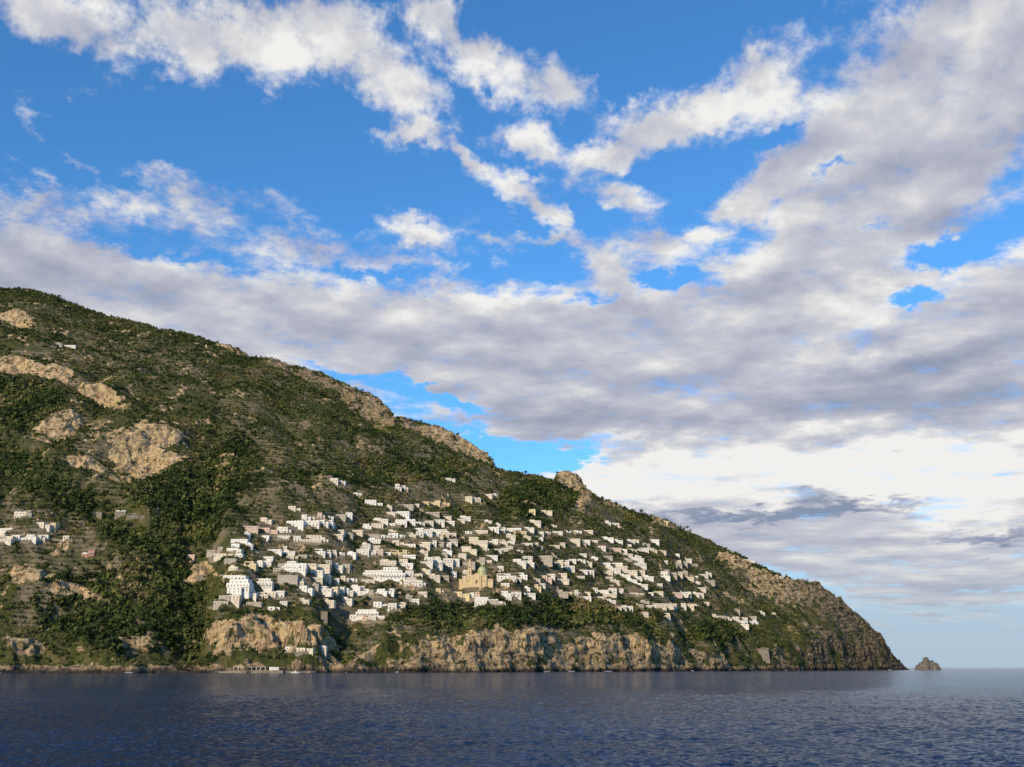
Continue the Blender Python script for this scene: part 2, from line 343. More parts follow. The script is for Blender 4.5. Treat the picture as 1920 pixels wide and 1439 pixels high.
def parapet(b,x0,x1,y0,y1,z,h=.8,t=.3):
    b.box(x0,x1,y0,y0+t,z,z+h); b.box(x0,x1,y1-t,y1,z,z+h)
    b.box(x0,x0+t,y0+t,y1-t,z,z+h); b.box(x1-t,x1,y0+t,y1-t,z,z+h)
def template(w,st,kind,rs):
    R=random.Random(rs); parts=[]; d=R.uniform(7.5,10.5); SH=3.1; H=st*SH
    wall=MB(); roof=MB(); hw=w/2
    def wins(x0,x1,yf,z,k='w',step=3.1):
        n=max(1,int((x1-x0)/step)); 
        for i in range(n):
            x=x0+(x1-x0)*(i+.5)/n
            if k=='a': parts.append(('arch',ARCH,(x,yf,z+.02),0))
            elif k=='b' : parts.append(('window',WTALL,(x,yf,z+.1),0))
            else: parts.append(('window',WIN,(x,yf,z+.95),0))
    vols=[]
    if kind=='block': vols=[(-hw,hw,0,d,0,H)]
    elif kind=='step':
        c=R.uniform(-.15,.25)*w
        vols=[(-hw,hw,0,d,0,SH)]+([(c-w*.32 if c>0 else -hw+.02,hw-.02 if c>0 else c+w*.32,3,d+2.5,SH,H)] if st>1 else [])
    elif kind=='ell':
        vols=[(-hw,.1*w,0,d,0,H),(.1*w+.003,hw,1.8,d+1,0,H-SH*.9 if st>1 else H-.6)]
    elif kind in('vault','tile'): vols=[(-hw,hw,0,d,0,H)]
    elif kind=='hotel':
        vols=[(-hw,hw,0,d,0,2*SH),(-hw+1.5,hw-w*.12,3,d+3,2*SH,3*SH)]
        if st>3: vols.append((-hw+4,hw-w*.3,6,d+5,3*SH,st*SH))
    for vi,(x0,x1,y0,y1,z0,z1) in enumerate(vols):
        wall.box(x0,x1,y0,y1,z0 if vi and kind!='ell' else -6,z1)
        if kind in('vault',):
            n=max(1,round((x1-x0)/5)); 
            for i in range(n):
                a0=x0+(x1-x0)*i/n+.15; a1=x0+(x1-x0)*(i+1)/n-.15; c=(a0+a1)/2; r=(a1-a0)/2; k=7
                prev=None
                for q_ in range(k+1):
                    t=math.pi*q_/k; p=(c-r*math.cos(t),z1+.02+r*.45*math.sin(t))
                    if prev: roof.face([(prev[0],y0+.1,prev[1]),(p[0],y0+.1,p[1]),(p[0],y1-.1,p[1]),(prev[0],y1-.1,prev[1])])
                    prev=p
                roof.face([(c-r*math.cos(math.pi*q_/k),y0+.1,z1+.02+r*.45*math.sin(math.pi*q_/k)) for q_ in range(k+1)])
        elif kind=='tile':
            e=.5; m=(y0+y1)/2; hh=1.9; ix=min(2.5,(x1-x0)*.25)
            A=[(x0-e,y0-e,z1),(x1+e,y0-e,z1),(x1+e,y1+e,z1),(x0-e,y1+e,z1)]; r0=(x0+ix,m,z1+hh); r1=(x1-ix,m,z1+hh)
            roof.face([A[0],A[1],r1,r0]);roof.face([A[2],A[3],r0,r1]);roof.face([A[1],A[2],r1]);roof.face([A[3],A[0],r0]);roof.face(A[::-1])
        else:
            parapet(wall,x0,x1,y0,y1,z1,.6)
            roof.box(x0+.32,x1-.32,y0+.32,y1-.32,z1+.01,z1+.12)
        ns=max(1,round((z1-z0)/SH))
        for k in range(ns):
            z=z0+k*SH; mode=R.choice('wwwbba') if k==0 else R.choice('wwwb')
            if k==0 and vi==0: 
                if mode=='a': wins(x0+.5,x1-.5,y0,z,'a',3.9)
                else:
                    xd=R.uniform(x0+1.6,x0+2.2); parts.append(('door',DOOR,(xd,y0,z+.02),0)); 
                    if x1-xd>4: wins(xd+1.3,x1-.4,y0,z,mode,R.choice((3.2,4.2)))
            else: wins(x0+.5,x1-.5,y0,z,mode,R.choice((3,3.8)))
            if y1-y0>6: parts.append(('window',WIN,(x0,y0+3,z+.95),-90)); parts.append(('window',WIN,(x1,y0+3.4,z+.95),90))
            if k>0 and R.random()<(.8 if kind=='hotel' else .3):
                bb=MB(); bx0,bx1=x0+.6,x1-.6
                if kind!='hotel' and x1-x0>8: bx1=(x0+x1)/2
                bb.box(bx0,bx1,y0-1.3,y0-.003,z-.15,z+.03,0)
                bb.box(bx0,bx1,y0-1.3,y0-1.24,z+.95,z+1.03,1)
                for i in range(int((bx1-bx0)/.5)+1): bb.box(bx0+i*.5,bx0+i*.5+.05,y0-1.29,y0-1.25,z+.03,z+.95,1)
                parts.append(('balcony',bb.mesh('balcony',[M['white2'],M['metal']]),(0,0,0),0))
    if kind in('step',) and st>1 and R.random()<.7:
        bb=MB(); 
        for x in (-hw+.8,-hw*.2): 
            bb.box(x,x+.15,.6,.75,SH+.12,SH+2.5); bb.box(x,x+.15,2.6,2.75,SH+.12,SH+2.5)
        bb.box(-hw+.6,-hw*.2+.4,.4,2.9,SH+2.5,SH+2.62); parts.append(('pergola',bb.mesh('pergola',[M['awning']]),(0,0,0),0))
    ch=MB(); x0,x1,y0,y1,_,z1=vols[-1]; cxx=R.uniform(x0+1,x1-1)
    ch.box(cxx-.35,cxx+.35,y1-2.2,y1-1.4,z1+.13,z1+1.7); ch.box(cxx-.45,cxx+.45,y1-2.3,y1-1.3,z1+1.7,z1+1.85)
    return dict(w=w,st=st,kind=kind,wall=wall.mesh('wall',[M['white']]),roof=roof.mesh('roof',[M['tile'] if kind=='tile' else (M['white2'] if kind=='vault' else M['roof'])]),parts=parts,chimney=ch.mesh('chimney',[M['white']]))
TP=[]
i=0
for w in (7,9.5,12,15,19,24):
    for st,kind in ((1,'block'),(1,'ell'),(2,'block'),(2,'step'),(2,'ell'),(3,'step') if w>9 else (1,'vault'),(2,'vault'),(3,'block') if w>9 else (2,'block'),(2,'tile') if w in(12,) else (2,'step')):
        i+=1; TP.append(template(w,st,kind,i))
HOT=[template(30,4,'hotel',101),template(24,3,'hotel',102),template(22,4,'hotel',103)]
COLN={'white':'white-plastered','white2':'whitewashed','cream':'cream','yellow':'yellow','ochre':'ochre','pink':'pink','red':'red','grey':'grey','stone':'stone'}
KN={'block':'flat-roofed house','step':'stepped terrace house','ell':'house with lower wing','vault':'vaulted-roof house','tile':'tile-roofed house','hotel':'balconied hotel'}
blocked=np.zeros_like(Z,bool); nh=0
def place(px,py,tp,colr,yaw,sc=1,sz_=1,where='on the terraced hillside'):
    global nh
    p,j,i=hit(px,py); w=tp['w']*sc
    jj=int(w/2/(p.y*(U[1]-U[0])))+2
    j0,j1=max(0,j-jj),min(NU,j+jj+1)
    blocked[j0:j1]|=(Y[j0:j1]>p.y-5.5)&(Y[j0:j1]<p.y+11)
    e=bpy.data.objects.new('hotel' if tp['kind']=='hotel' else 'house',None); COL.objects.link(e); e.empty_display_size=2
    e.matrix_world=Matrix.Translation(p+Vector((0,0,.3)))@Matrix.Rotation(math.radians(yaw),4,'Z')@Matrix.Diagonal((sc,sc,sz_,1))
    stn={1:'single-storey',2:'two-storey',3:'three-storey',4:'four-storey'}[tp['st']]
    e['label']=f"{stn} {COLN[colr]} {KN[tp['kind']]} {where}"; e['category']='hotel' if tp['kind']=='hotel' else 'house'; e['group']='houses of the hillside village'
    wl=addobj('wall',tp['wall'],e); wl.material_slots[0].link='OBJECT'; wl.material_slots[0].material=M[colr]
    rf=addobj('roof',tp['roof'],e)
    cm=addobj('chimney',tp['chimney'],rf); cm.material_slots[0].link='OBJECT'; cm.material_slots[0].material=M[colr]
    for nm,me_,loc,rz in tp['parts']:
        o=addobj(nm,me_,e); o.location=loc; o.rotation_euler=(0,0,math.radians(rz))
    nh+=1; return e
ROWS=[
(618,905,650,908,.9,1,'c'),(684,948,712,948,.9,1,'w'),(740,918,762,918,.9,2,'w'),(748,950,790,951,.8,1,'g'),(792,945,838,948,1,1,'y'),(835,902,852,902,1,1,'g'),(872,943,900,943,1,2,'w'),(905,930,932,930,.8,1,'c'),(662,930,682,930,.5,1,'w'),
(565,976,655,972,.9,1,'w'),(722,964,768,970,.9,2,'w'),(445,996,548,1003,1,2,'w'),(470,980,520,984,.6,1,'c'),(535,991,628,986,.95,2,'w'),(550,1016,616,1018,1,2,'w'),(490,1010,540,1012,.6,1,'w'),
(680,992,722,990,1,2,'w'),(728,987,850,982,.95,1,'w'),(690,1010,850,1006,1,2,'w'),(735,1026,850,1026,.9,1,'w'),(872,1002,1002,994,1,1,'w'),(880,1022,962,1020,.9,2,'c'),(905,1036,1000,1036,.35,1,'g'),
(1004,1002,1112,1000,.6,1,'w'),(1050,1022,1122,1017,.5,1,'c'),(1122,1034,1252,1036,.9,1,'w'),(1182,1016,1232,1018,.7,1,'w'),(408,1032,446,1034,.9,2,'w'),(400,1047,446,1046,.9,2,'c'),
(588,1042,640,1042,.95,2,'w'),(668,1044,724,1041,1,2,'w'),(732,1040,764,1042,1,2,'y'),(788,1061,860,1063,1,3,'w'),(890,1056,917,1058,1,2,'w'),(966,1061,1062,1059,.9,2,'w'),(1066,1051,1092,1055,.6,1,'w'),
(1100,1077,1212,1079,.9,2,'w'),(1240,1081,1284,1081,.9,2,'w'),(1256,1059,1296,1061,.6,1,'w'),(456,1066,498,1066,.9,2,'c'),(512,1073,570,1074,1,3,'w'),(582,1070,652,1069,1,2,'w'),
(520,1094,570,1096,1,2,'w'),(560,1112,640,1113,.95,2,'w'),(642,1117,732,1119,1,2,'w'),(757,1101,792,1101,.9,2,'w'),(400,1137,452,1132,1,3,'w'),(452,1121,530,1121,1,2,'w'),(425,1120,470,1115,1,3,'w'),(600,1092,660,1092,.6,1,'w'),
(792,1116,832,1116,.8,2,'w'),(846,1121,900,1123,.9,2,'w'),(932,1086,992,1086,.95,2,'w'),(1000,1091,1062,1091,.9,1,'w'),(890,1136,962,1133,.9,2,'w'),(940,1120,1002,1120,.9,1,'w'),
(1030,1116,1084,1116,.9,2,'w'),(1002,1106,1030,1106,.7,2,'c'),(1110,1111,1172,1113,.95,2,'w'),(1180,1116,1242,1116,.9,1,'w'),(1250,1119,1314,1116,.9,1,'w'),(1150,1146,1184,1146,1,2,'w'),
(1200,1156,1256,1161,.7,2,'w'),(655,1166,718,1164,1,2,'w'),(502,1146,524,1146,.7,1,'c'),(700,1141,752,1143,.8,2,'w'),(600,1131,642,1132,.7,2,'g'),
(1335,1161,1420,1170,.9,2,'w'),(1350,1150,1392,1149,.7,1,'w'),(1382,1176,1418,1176,.8,2,'w'),(1422,1154,1452,1154,.7,1,'w'),(1258,1140,1300,1142,.3,1,'c'),
(26,972,52,972,1,2,'w'),(66,993,98,993,1,2,'w'),(-5,1017,72,1017,.9,2,'c'),(72,1010,130,1012,.7,1,'w'),(-5,1000,40,1002,.8,1,'w'),(152,1045,176,1045,1,1,'r'),(348,1056,364,1056,1,2,'w'),(172,970,282,976,.25,1,'s'),
(120,650,142,651,1,1,'w'),(98,647,114,648,1,1,'g'),(992,963,1030,965,.8,1,'c'),(1135,985,1158,985,.9,1,'w'),(535,1221,584,1222,1,1,'w'),(598,1226,616,1226,1,1,'c'),
(1238,981,1254,982,1,1,'c'),(1394,1050,1414,1058,.9,1,'w'),(1446,1076,1466,1086,.7,1,'w'),(1080,1085,1100,1085,.6,1,'w'),(955,1000,1000,1004,.5,1,'y'),(620,1000,680,1002,.4,1,'g'),(1210,1092,1240,1092,.5,1,'c'),(760,1080,785,1082,.8,2,'c'),(575,1130,598,1130,.6,1,'g'),(866,1066,884,1066,.5,1,'g'),(540,960,600,958,.3,1,'g'),(330,1090,400,1092,.12,1,'s')]
rowpts=[]
for (x0,y0,x1,y1,fill,tall,cb) in ROWS:
    x=x0; ry=random.uniform(-9,7)
    while x<x1-4:
        p,_,_=hit(x,y0); mpp=p.y/F
        wm=random.choice((9.5,12,15,15,19,24)) if fill>.6 else random.choice((9.5,12,15))
        S1=random.uniform(1.0,1.18); wp=wm*S1/mpp
        if x+wp>x1+6 and wm>9.5: wm=random.choice((7,9.5)); wp=wm*S1/mpp
        if random.random()<fill+.08:
            f=(x+wp/2-x0)/max(1,(x1-x0)); yy=y0+(y1-y0)*f+random.uniform(-1.2,1.2)
            c=[t for t in TP if t['w']==wm and abs(t['st']-tall)<=(1 if random.random()<.3 else 0)] or TP[:5]
            tp=random.choice(c)
            pal={'w':['white']*5+['white2']*4+['cream']*4+['grey'],'c':['cream','cream','white','yellow','white2'],'y':['yellow','yellow','ochre'],'g':['grey','white','cream'],'r':['red'],'s':['stone']}[cb]
            cc=random.choice(pal)
            if cb=='w' and random.random()<.07: cc=random.choice(('pink','yellow'))
            place(x+wp/2,yy,tp,cc,ry+random.uniform(-6,5),S1,random.uniform(.95,1.12))
        x+=wp*(.97 if fill>.8 else 1.08)+random.uniform(0,1.5)
    rowpts.append((x0,y0,x1,y1,fill))
place(445,1112,HOT[2],'white2',-8,1.3,1.45,'above the ravine edge'); place(490,1104,HOT[1],'white',-4,1.1,1.2,'beside the ravine')
place(700,1088,HOT[1],'white',-6,1.25,1.1); place(735,1090,HOT[0],'white2',4,1.15,1.3); place(770,1098,HOT[1],'cream',6,.8,1.0)
place(815,1062,HOT[1],'white',-4,.9,1.1); place(688,1160,HOT[1],'white2',-3,1.2,.9,'on a spur above the cliff'); place(545,1072,HOT[2],'white2',-5,1,1.0)
nmain=nh
# ------------------------------------------------------------------ church
def block_at(p,jw,y0=9,y1=16):
    u=p.x/p.y; j=int((u-u0)/(u1-u0)*(NU-1)); jj=int(jw/2/(p.y*(U[1]-U[0])))+2
    blocked[j-jj:j+jj+1]|=(Y[j-jj:j+jj+1]>p.y-y0)&(Y[j-jj:j+jj+1]<p.y+y1)
p,_,_=hit(888,1096); block_at(p,58,16,30)
ch=bpy.data.objects.new('church',None); COL.objects.link(ch); ch.location=p+Vector((0,-2,.8)); ch.rotation_euler=(0,0,math.radians(-6)); ch.scale=(1.2,1.15,1.15)
ch['label']='golden ochre church with tiled dome and bell tower'; ch['category']='church'
b=MB(); b.box(-9,15,0,11,-7,8); b.box(-17,-9.003,1,11,-7,5); b.box(15.003,22,2,11,-7,5.4); b.box(-2,9,-1.5,-.003,-7,9.5)
b.face([(-2,-1.5,9.5),(9,-1.5,9.5),(3.5,-1.5,12.5)]); b.face([(-2,-1.5,9.5),(3.5,-1.5,12.5),(3.5,1,12.5),(-2,1,9.5)]); b.face([(9,-1.5,9.5),(9,1,9.5),(3.5,1,12.5),(3.5,-1.5,12.5)])
for x in (-9,-2.7,9.1,14.4): b.box(x,x+.6,-.35,-.02,-4,8)
b.box(-9.3,15.3,-.5,11.3,8.003,8.5); b.box(-17.2,-9.31,.8,11.2,5.003,5.4)
addobj('wall',b.mesh('wall',[M['church']]),ch)
b=MB(); b.face([(-9,-.2,8.52),(15,-.2,8.52),(15,5.5,10.6),(-9,5.5,10.6)]); b.face([(-9,5.5,10.6),(15,5.5,10.6),(15,11,8.52),(-9,11,8.52)]); b.face([(-9,-.2,8.52),(-9,5.5,10.6),(-9,11,8.52)]); b.face([(15,-.2,8.52),(15,11,8.52),(15,5.5,10.6)])
addobj('roof',b.mesh('roof',[M['yellow']]),ch)
b=MB(); b.lathe(9,7,[(5.4,8.6),(5.4,14.5),(5.7,14.6),(5.7,15)]+[(5.3*math.cos(t),15+6.2*math.sin(t)) for t in np.linspace(0,1.45,8)]+[(.6,21.3),(.6,22.8),(.1,23.6)],20)
addobj('dome',b.mesh('dome',[M['dome']]),ch)
b=MB(); 
b.box(-7.3,-2.9,2,6.4,8.5,16.5); b.box(-7.6,-2.6,1.7,6.7,16.503,17); b.box(-7,-3.2,2.4,6,17.003,22.5); b.box(-7.3,-2.9,2.1,6.3,22.503,23)
b.lathe(-5.1,4.2,[(1.8,23),(1.8,25.4),(2,25.5),(1.6,26.6),(.9,28),(.15,29.4),(.1,31)],12)
bt=addobj('bell_tower',b.mesh('bell_tower',[M['church']]),ch)
for z in (12,18.6): 
    o=addobj('arch',ARCH,bt); o.location=(-5.1,2 if z==12 else 2.4,z)
for x in (0,7): 
    o=addobj('window',WTALL,ch); o.location=(x,-1.5,6)
for x in (-6,12,-13,18):
    o=addobj('window',WTALL,ch); o.location=(x,(0 if abs(x-3)<10 else (1 if x<0 else 2)),2.3)
o=addobj('door',winmesh(2.6,4,'door',door=True),ch); o.location=(3.5,-1.5,.1)

# smaller houses filling the gaps between the rows
EX=MB(); ne=0; R3=random.Random(3)
def extra(x,y):
    global ne
    p,j,i=hit(x,y)
    w=R3.choice((9,12,15,18,22)); h=R3.choice((3.2,3.4,3.6,5.8)); d=8
    jj=int(w/2/(p.y*(U[1]-U[0])))+1
    if blocked[max(0,j-jj),i] or blocked[min(NU-1,j+jj),i] or blocked[j,i]: return
    blocked[max(0,j-jj-1):j+jj+2]|=(Y[max(0,j-jj-1):j+jj+2]>p.y-4)&(Y[max(0,j-jj-1):j+jj+2]<p.y+9)
    Xm=Matrix.Translation(p+Vector((0,0,.3)))@Matrix.Rotation(math.radians(R3.uniform(-12,9)),4,'Z')
    mi=R3.choice((0,0,1,2,2,3))
    EX.box(-w/2,w/2,0,d,-6,h,mi,Xm)
    for (a,b_,c,d_) in ((-w/2,w/2,0,.3),(-w/2,-w/2+.3,.3,d),(w/2-.3,w/2,.3,d)): EX.box(a,b_,c,d_,h,h+.5,mi,Xm)
    if R3.random()<.4: EX.box(-w/2+1,-w/2+1+w*.45,3,d-.1,h+.003,h+2.6,mi,Xm)
    for kf in range(1 if h<4 else 2):
        n=int(w/3)
        for q_ in range(n):
            xx=-w/2+w*(q_+.5)/n; ww=.5; hh=1.2 if R3.random()<.6 else 1.9
            z=kf*2.9+ (1 if hh<1.5 else .2); EX.box(xx-ww,xx+ww,-.06,-.002,z,z+hh,4,Xm)
    ne+=1
for (x0,y0,x1,y1,fill) in rowpts:        # a second, set-back line of houses above the dense rows
    if fill<.85 or x1-x0<40 or y0<960: continue
    x=x0+R3.uniform(0,14)
    while x<x1:
        extra(x,y0+(y1-y0)*(x-x0)/(x1-x0)-R3.uniform(8,11)); x+=R3.uniform(16,34)
for _ in range(1500):
    if ne>=160: break
    x=430+ (1330-430)*R3.random()**1.5
    yt=np.interp(x,[425,560,700,850,1000,1150,1300,1420],[985,965,955,962,985,1005,1045,1140]); yb=np.interp(x,[425,600,850,1000,1200,1420],[1140,1135,1128,1125,1140,1165])
    extra(x,yt+(yb-yt)*R3.random()**.75)
addobj('distant_houses',EX.mesh('distant_houses',[M['white'],M['white2'],M['cream'],M['grey'],M['glass']]),kind='stuff',label='small white and cream houses packed between the village rows')
print('houses',nmain,ne)

# retaining walls following the house rows
for (x0,y0,x1,y1,fill) in rowpts:
    if fill<.5 or x1-x0<30: continue
    b=MB(); n=max(3,int((x1-x0+16)/6)); pts=[]
    for i in range(n+1):
        f=i/n; p,_,_=hit(x0-8+(x1-x0+16)*f,y0+(y1-y0)*f+1.5); pts.append(p)
    ys=np.array([p.y for p in pts]); zs=np.array([p.z for p in pts])
    kk=np.array([.25,.5,.25]); 
    for _ in range(3):
        ys[1:-1]=np.convolve(ys,kk,'valid'); zs[1:-1]=np.convolve(zs,kk,'valid')
    L=[(pts[i].x,ys[i]-2.6,zs[i]-.4) for i in range(n+1)]
    for a,c in zip(L[:-1],L[1:]):
        q=[(a[0],a[1],a[2]-6),(c[0],c[1],c[2]-6),(c[0],c[1]+.5,c[2]),(a[0],a[1]+.5,a[2])]
        b.face(q); b.face([q[3],q[2],(c[0],c[1]+1.1,c[2]),(a[0],a[1]+1.1,a[2])])
        b.face([(c[0],c[1]+1.1,c[2]-6),(a[0],a[1]+1.1,a[2]-6),(a[0],a[1]+1.1,a[2]),(c[0],c[1]+1.1,c[2])])
    addobj('retaining_wall',b.mesh('retaining_wall',[M['stone']]),label='rough stone terrace wall below a row of houses',category='wall',group='stone terrace walls')

def tower(px,py,w,h,name,label,flare=1.12):
    p,_,_=hit(px,py); block_at(p,w+8,30,10)
    e=bpy.data.objects.new(name,None); COL.objects.link(e); e.location=p+Vector((0,-w*.3,0)); e['label']=label; e['category']='tower'; e.rotation_euler=(0,0,math.radians(12))
    b=MB(); r=w/2
    b.lathe(0,r,[(r*1.42*flare,-12),(r*1.42,h*.45),(r*1.36,h*.5),(r*1.36,h-1.2),(r*1.5,h-.9),(r*1.5,h)],4,a0=math.pi/4)
    for a in range(-2,3): b.box(a*w/5-.5,a*w/5+.5,-.05*w,-.05*w+.7,h+.003,h+1.1)
    addobj('wall',b.mesh('wall',[M['tstone']]),e)
    for x in (-w*.2,w*.2): 
        o=addobj('window',WIN,e); o.location=(x,.03*w-.05,h*.6)
tower(608,1166,8,11,'watchtower','small square ruined stone tower among scrub above the cliff')
tower(1432,1232,18,14,'coastal_tower','massive square stone coastal watchtower standing on the sea cliff')
p,_,_=hit(1185,960); b=MB(); b.tube((0,0,-1),(0,0,17),.5,.25); b.box(-1.6,1.6,-.2,.2,11,11.6); b.box(-.9,.9,-.2,.2,14,14.5)
o=addobj('mast',b.mesh('mast',[M['metal']]),label='thin metal mast standing on the bare ridge line',category='mast'); o.location=p

# beach lido, quay
p,_,_=hit(470,1254)
e=bpy.data.objects.new('beach_lido',None); COL.objects.link(e); e.location=(p.x,p.y-3,2.2); e['label']='low white bathing pavilion with columns on a quay'; e['category']='pavilion'; e.scale=(.85,1,.75)
b=MB(); b.box(-30,42,0,10,-6,1); b.box(-14,18,8,12,1.003,5); addobj('quay',b.mesh('quay',[M['stone']]),e)
b=MB(); b.box(-22,20,1,8,5.2,5.6); b.box(24,36,2,9,1.003,5.4); addobj('roof',b.mesh('roof',[M['white']]),e)
b=MB(); b.box(-.3,.3,0,.6,1.003,5.2); pm=b.mesh('column',[M['white']])
for i in range(8):
    o=addobj('column',pm,e); o.location=(-21.5+i*5.8,1.3,0)
block_at(Vector((p.x,p.y,0)),56,16,14)
b=MB(); pq=[(hit(x,1256)[0]) for x in range(405,600,10)]
for a,c in zip(pq[:-1],pq[1:]):
    b.face([(a.x,a.y-9,-2),(c.x,c.y-9,-2),(c.x,c.y-8,1.8),(a.x,a.y-8,1.8)]); b.face([(a.x,a.y-8,1.8),(c.x,c.y-8,1.8),(c.x,c.y+4,2.6),(a.x,a.y+4,2.6)])
addobj('quay_wall',b.mesh('quay_wall',[M['stone']]),label='low concrete quay along the small beach at the ravine mouth',category='quay')
# small motorboat
b=MB()
prof=[(-3.6,1.1,.2),(-2,1.3,.0),(1,1.25,0),(3,.8,.15),(4.4,.05,.5)]
rings=[]
for x,wd,k in prof:
    rings.append([(x,-wd,1.1+k*.4),(x,-wd*.8,.25+k),(x,0,-.3+k),(x,wd*.8,.25+k),(x,wd,1.1+k*.4)])
for A,B in zip(rings[:-1],rings[1:]):
    for i in range(4): b.face([A[i],B[i],B[i+1],A[i+1]])
    b.face([(A[0][0],A[0][1]*.9,.8),(B[0][0],B[0][1]*.9,.8),(B[4][0],B[4][1]*.9,.8),(A[4][0],A[4][1]*.9,.8)])
b.face(rings[0])
bo=bpy.data.objects.new('motorboat',None); COL.objects.link(bo); u_,e_=ray(553,1263); bo.location=(u_*1120,1120,.1); bo['label']='small white motorboat floating close to the beach'; bo['category']='boat'
addobj('hull',b.mesh('hull',[M['white2']]),bo)
b=MB(); b.box(-.8,1.2,-.7,.7,.803,2.0); b.box(-1.0,1.3,-.85,.85,2.003,2.15); addobj('cabin',b.mesh('cabin',[M['white2']]),bo)
b=MB(); b.box(-4.0,-3.62,-.3,.3,.4,1.6); addobj('outboard_motor',b.mesh('outboard_motor',[M['metal']]),bo)

# sea stack
def rockmesh(rx,ry,h,seed,peaks):
    n=110; gx,gy=np.meshgrid(np.linspace(-1.25,1.25,n),np.linspace(-1.25,1.25,n),indexing='ij')
    z=np.full(gx.shape,-.25)
    for (a,c,r,hh) in peaks:
        dd=np.hypot(gx-a,gy-c)/r; z=np.maximum(z,hh*np.clip(1.15-dd**4,-1,1.0)+.12*hh*(1-dd))
    x=gx*rx; y=gy*ry; zz=z*h; nn=fbm(x,y,11,5,seed,.6)
    zz=np.where(zz>-2,zz+nn*7.0*np.clip(z+.3,0,1),zz)-.6
    x=x+fbm(x,zz,6,3,seed+3)*2.4
    return mesh_np('sea_rock',np.stack([x,y,zz],-1).reshape(-1,3),gridfaces(n,n),[M['crag']],False)
M['crag']=simple('crag_stone',(.17,.145,.115),(.07,.062,.052),.25,.95,.8)
u_,e_=ray(1740,HZ)
o=addobj('sea_stack',rockmesh(29,22,24,5,[(-.12,0,.34,1.0),(.22,.1,.36,.82),(.5,0,.36,.6),(-.45,0,.3,.66),(-.7,0,.28,.4),(.72,.0,.25,.3)]),label='jagged grey rock islet standing in the sea off the headland',category='rock'); o.location=(u_*2400,2400,0)

# ------------------------------------------------------------------ foliage
def quads(C,R,Kq,size,flat=.8,bias=.15,jit=.6,rg=rng,shell=.65):
    N=len(C); d=rg.normal(size=(N,Kq,3)); d[...,2]+=bias; d/=np.linalg.norm(d,axis=-1,keepdims=True)
    r=R[:,None,None]*(shell+(1-shell)*rg.random((N,Kq,1)))
    pos=C[:,None,:]+d*r*np.array([1,1,flat])
    nrm=d+rg.normal(size=d.shape)*jit; nrm/=np.linalg.norm(nrm,axis=-1,keepdims=True)
    a=np.cross(nrm,rg.normal(size=d.shape)); a/=np.linalg.norm(a,axis=-1,keepdims=True); bb=np.cross(nrm,a)
    sz=(R[:,None,None]*size*(.6+.8*rg.random((N,Kq,1))))
    sb=sz*(.5+.5*rg.random((N,Kq,1)))
    V=np.stack([pos-a*sz-bb*sb*.6,pos+a*sz-bb*sb,pos+a*sz*.7+bb*sb,pos-a*sz+bb*sb*.8],2)
    return V.reshape(-1,3)
def leafobj(name,V,tint,mat):
    n=len(V)//4; me=mesh_np(name,V,np.arange(n*4).reshape(-1,4),[mat])
    at=me.attributes.new('tint','FLOAT','FACE'); at.data.foreach_set('value',tint.astype(np.float32)); return me
vis=(T<ridge_t+.012)&(s>4)
du=(U[1]-U[0]); area=(Y*du)*np.gradient(Y,axis=1)
pw=veg*area*vis*(~blocked)*(BX>-120)*(BX<1720)*(1+1.0*dense+1.1*vil)
pw=np.maximum(pw,0); cdf=np.cumsum(pw.ravel()); tot=cdf[-1]
NB=82000
idx=np.searchsorted(cdf,rng.random(NB)*tot); idx=np.minimum(idx,Z.size-1)
ii,jj=np.unravel_index(idx,Z.shape)
C=np.stack([Xd[ii,jj]+rng.normal(size=NB),Yd[ii,jj]+rng.normal(size=NB),Z[ii,jj]],-1)
R=(.8+2.5*rng.random(NB)**2.6)*(1+.75*dense[ii,jj])*(.8+.3*(Y[ii,jj]/1500))
R*=np.where(vil[ii,jj]>.5,.8,1)
C[:,2]+=R*.35
Kq=17
tn=np.clip(.50+1.1*fbm(C[:,0],C[:,1],70,3,7)+rng.normal(size=NB)*.18-.12*dense[ii,jj]+.26*low[ii,jj]*sstep(1040,1090,BX[ii,jj])*sstep(1270,1180,BX[ii,jj]),0,1)
VV=quads(C,R,Kq,.38)
tint=np.clip(np.repeat(tn,Kq)+rng.normal(size=NB*Kq)*.08,0,1)
addobj('hillside_scrub',leafobj('hillside_scrub',VV,tint,M['scrub']),kind='stuff',label='dense Mediterranean scrub and small trees covering the slopes')

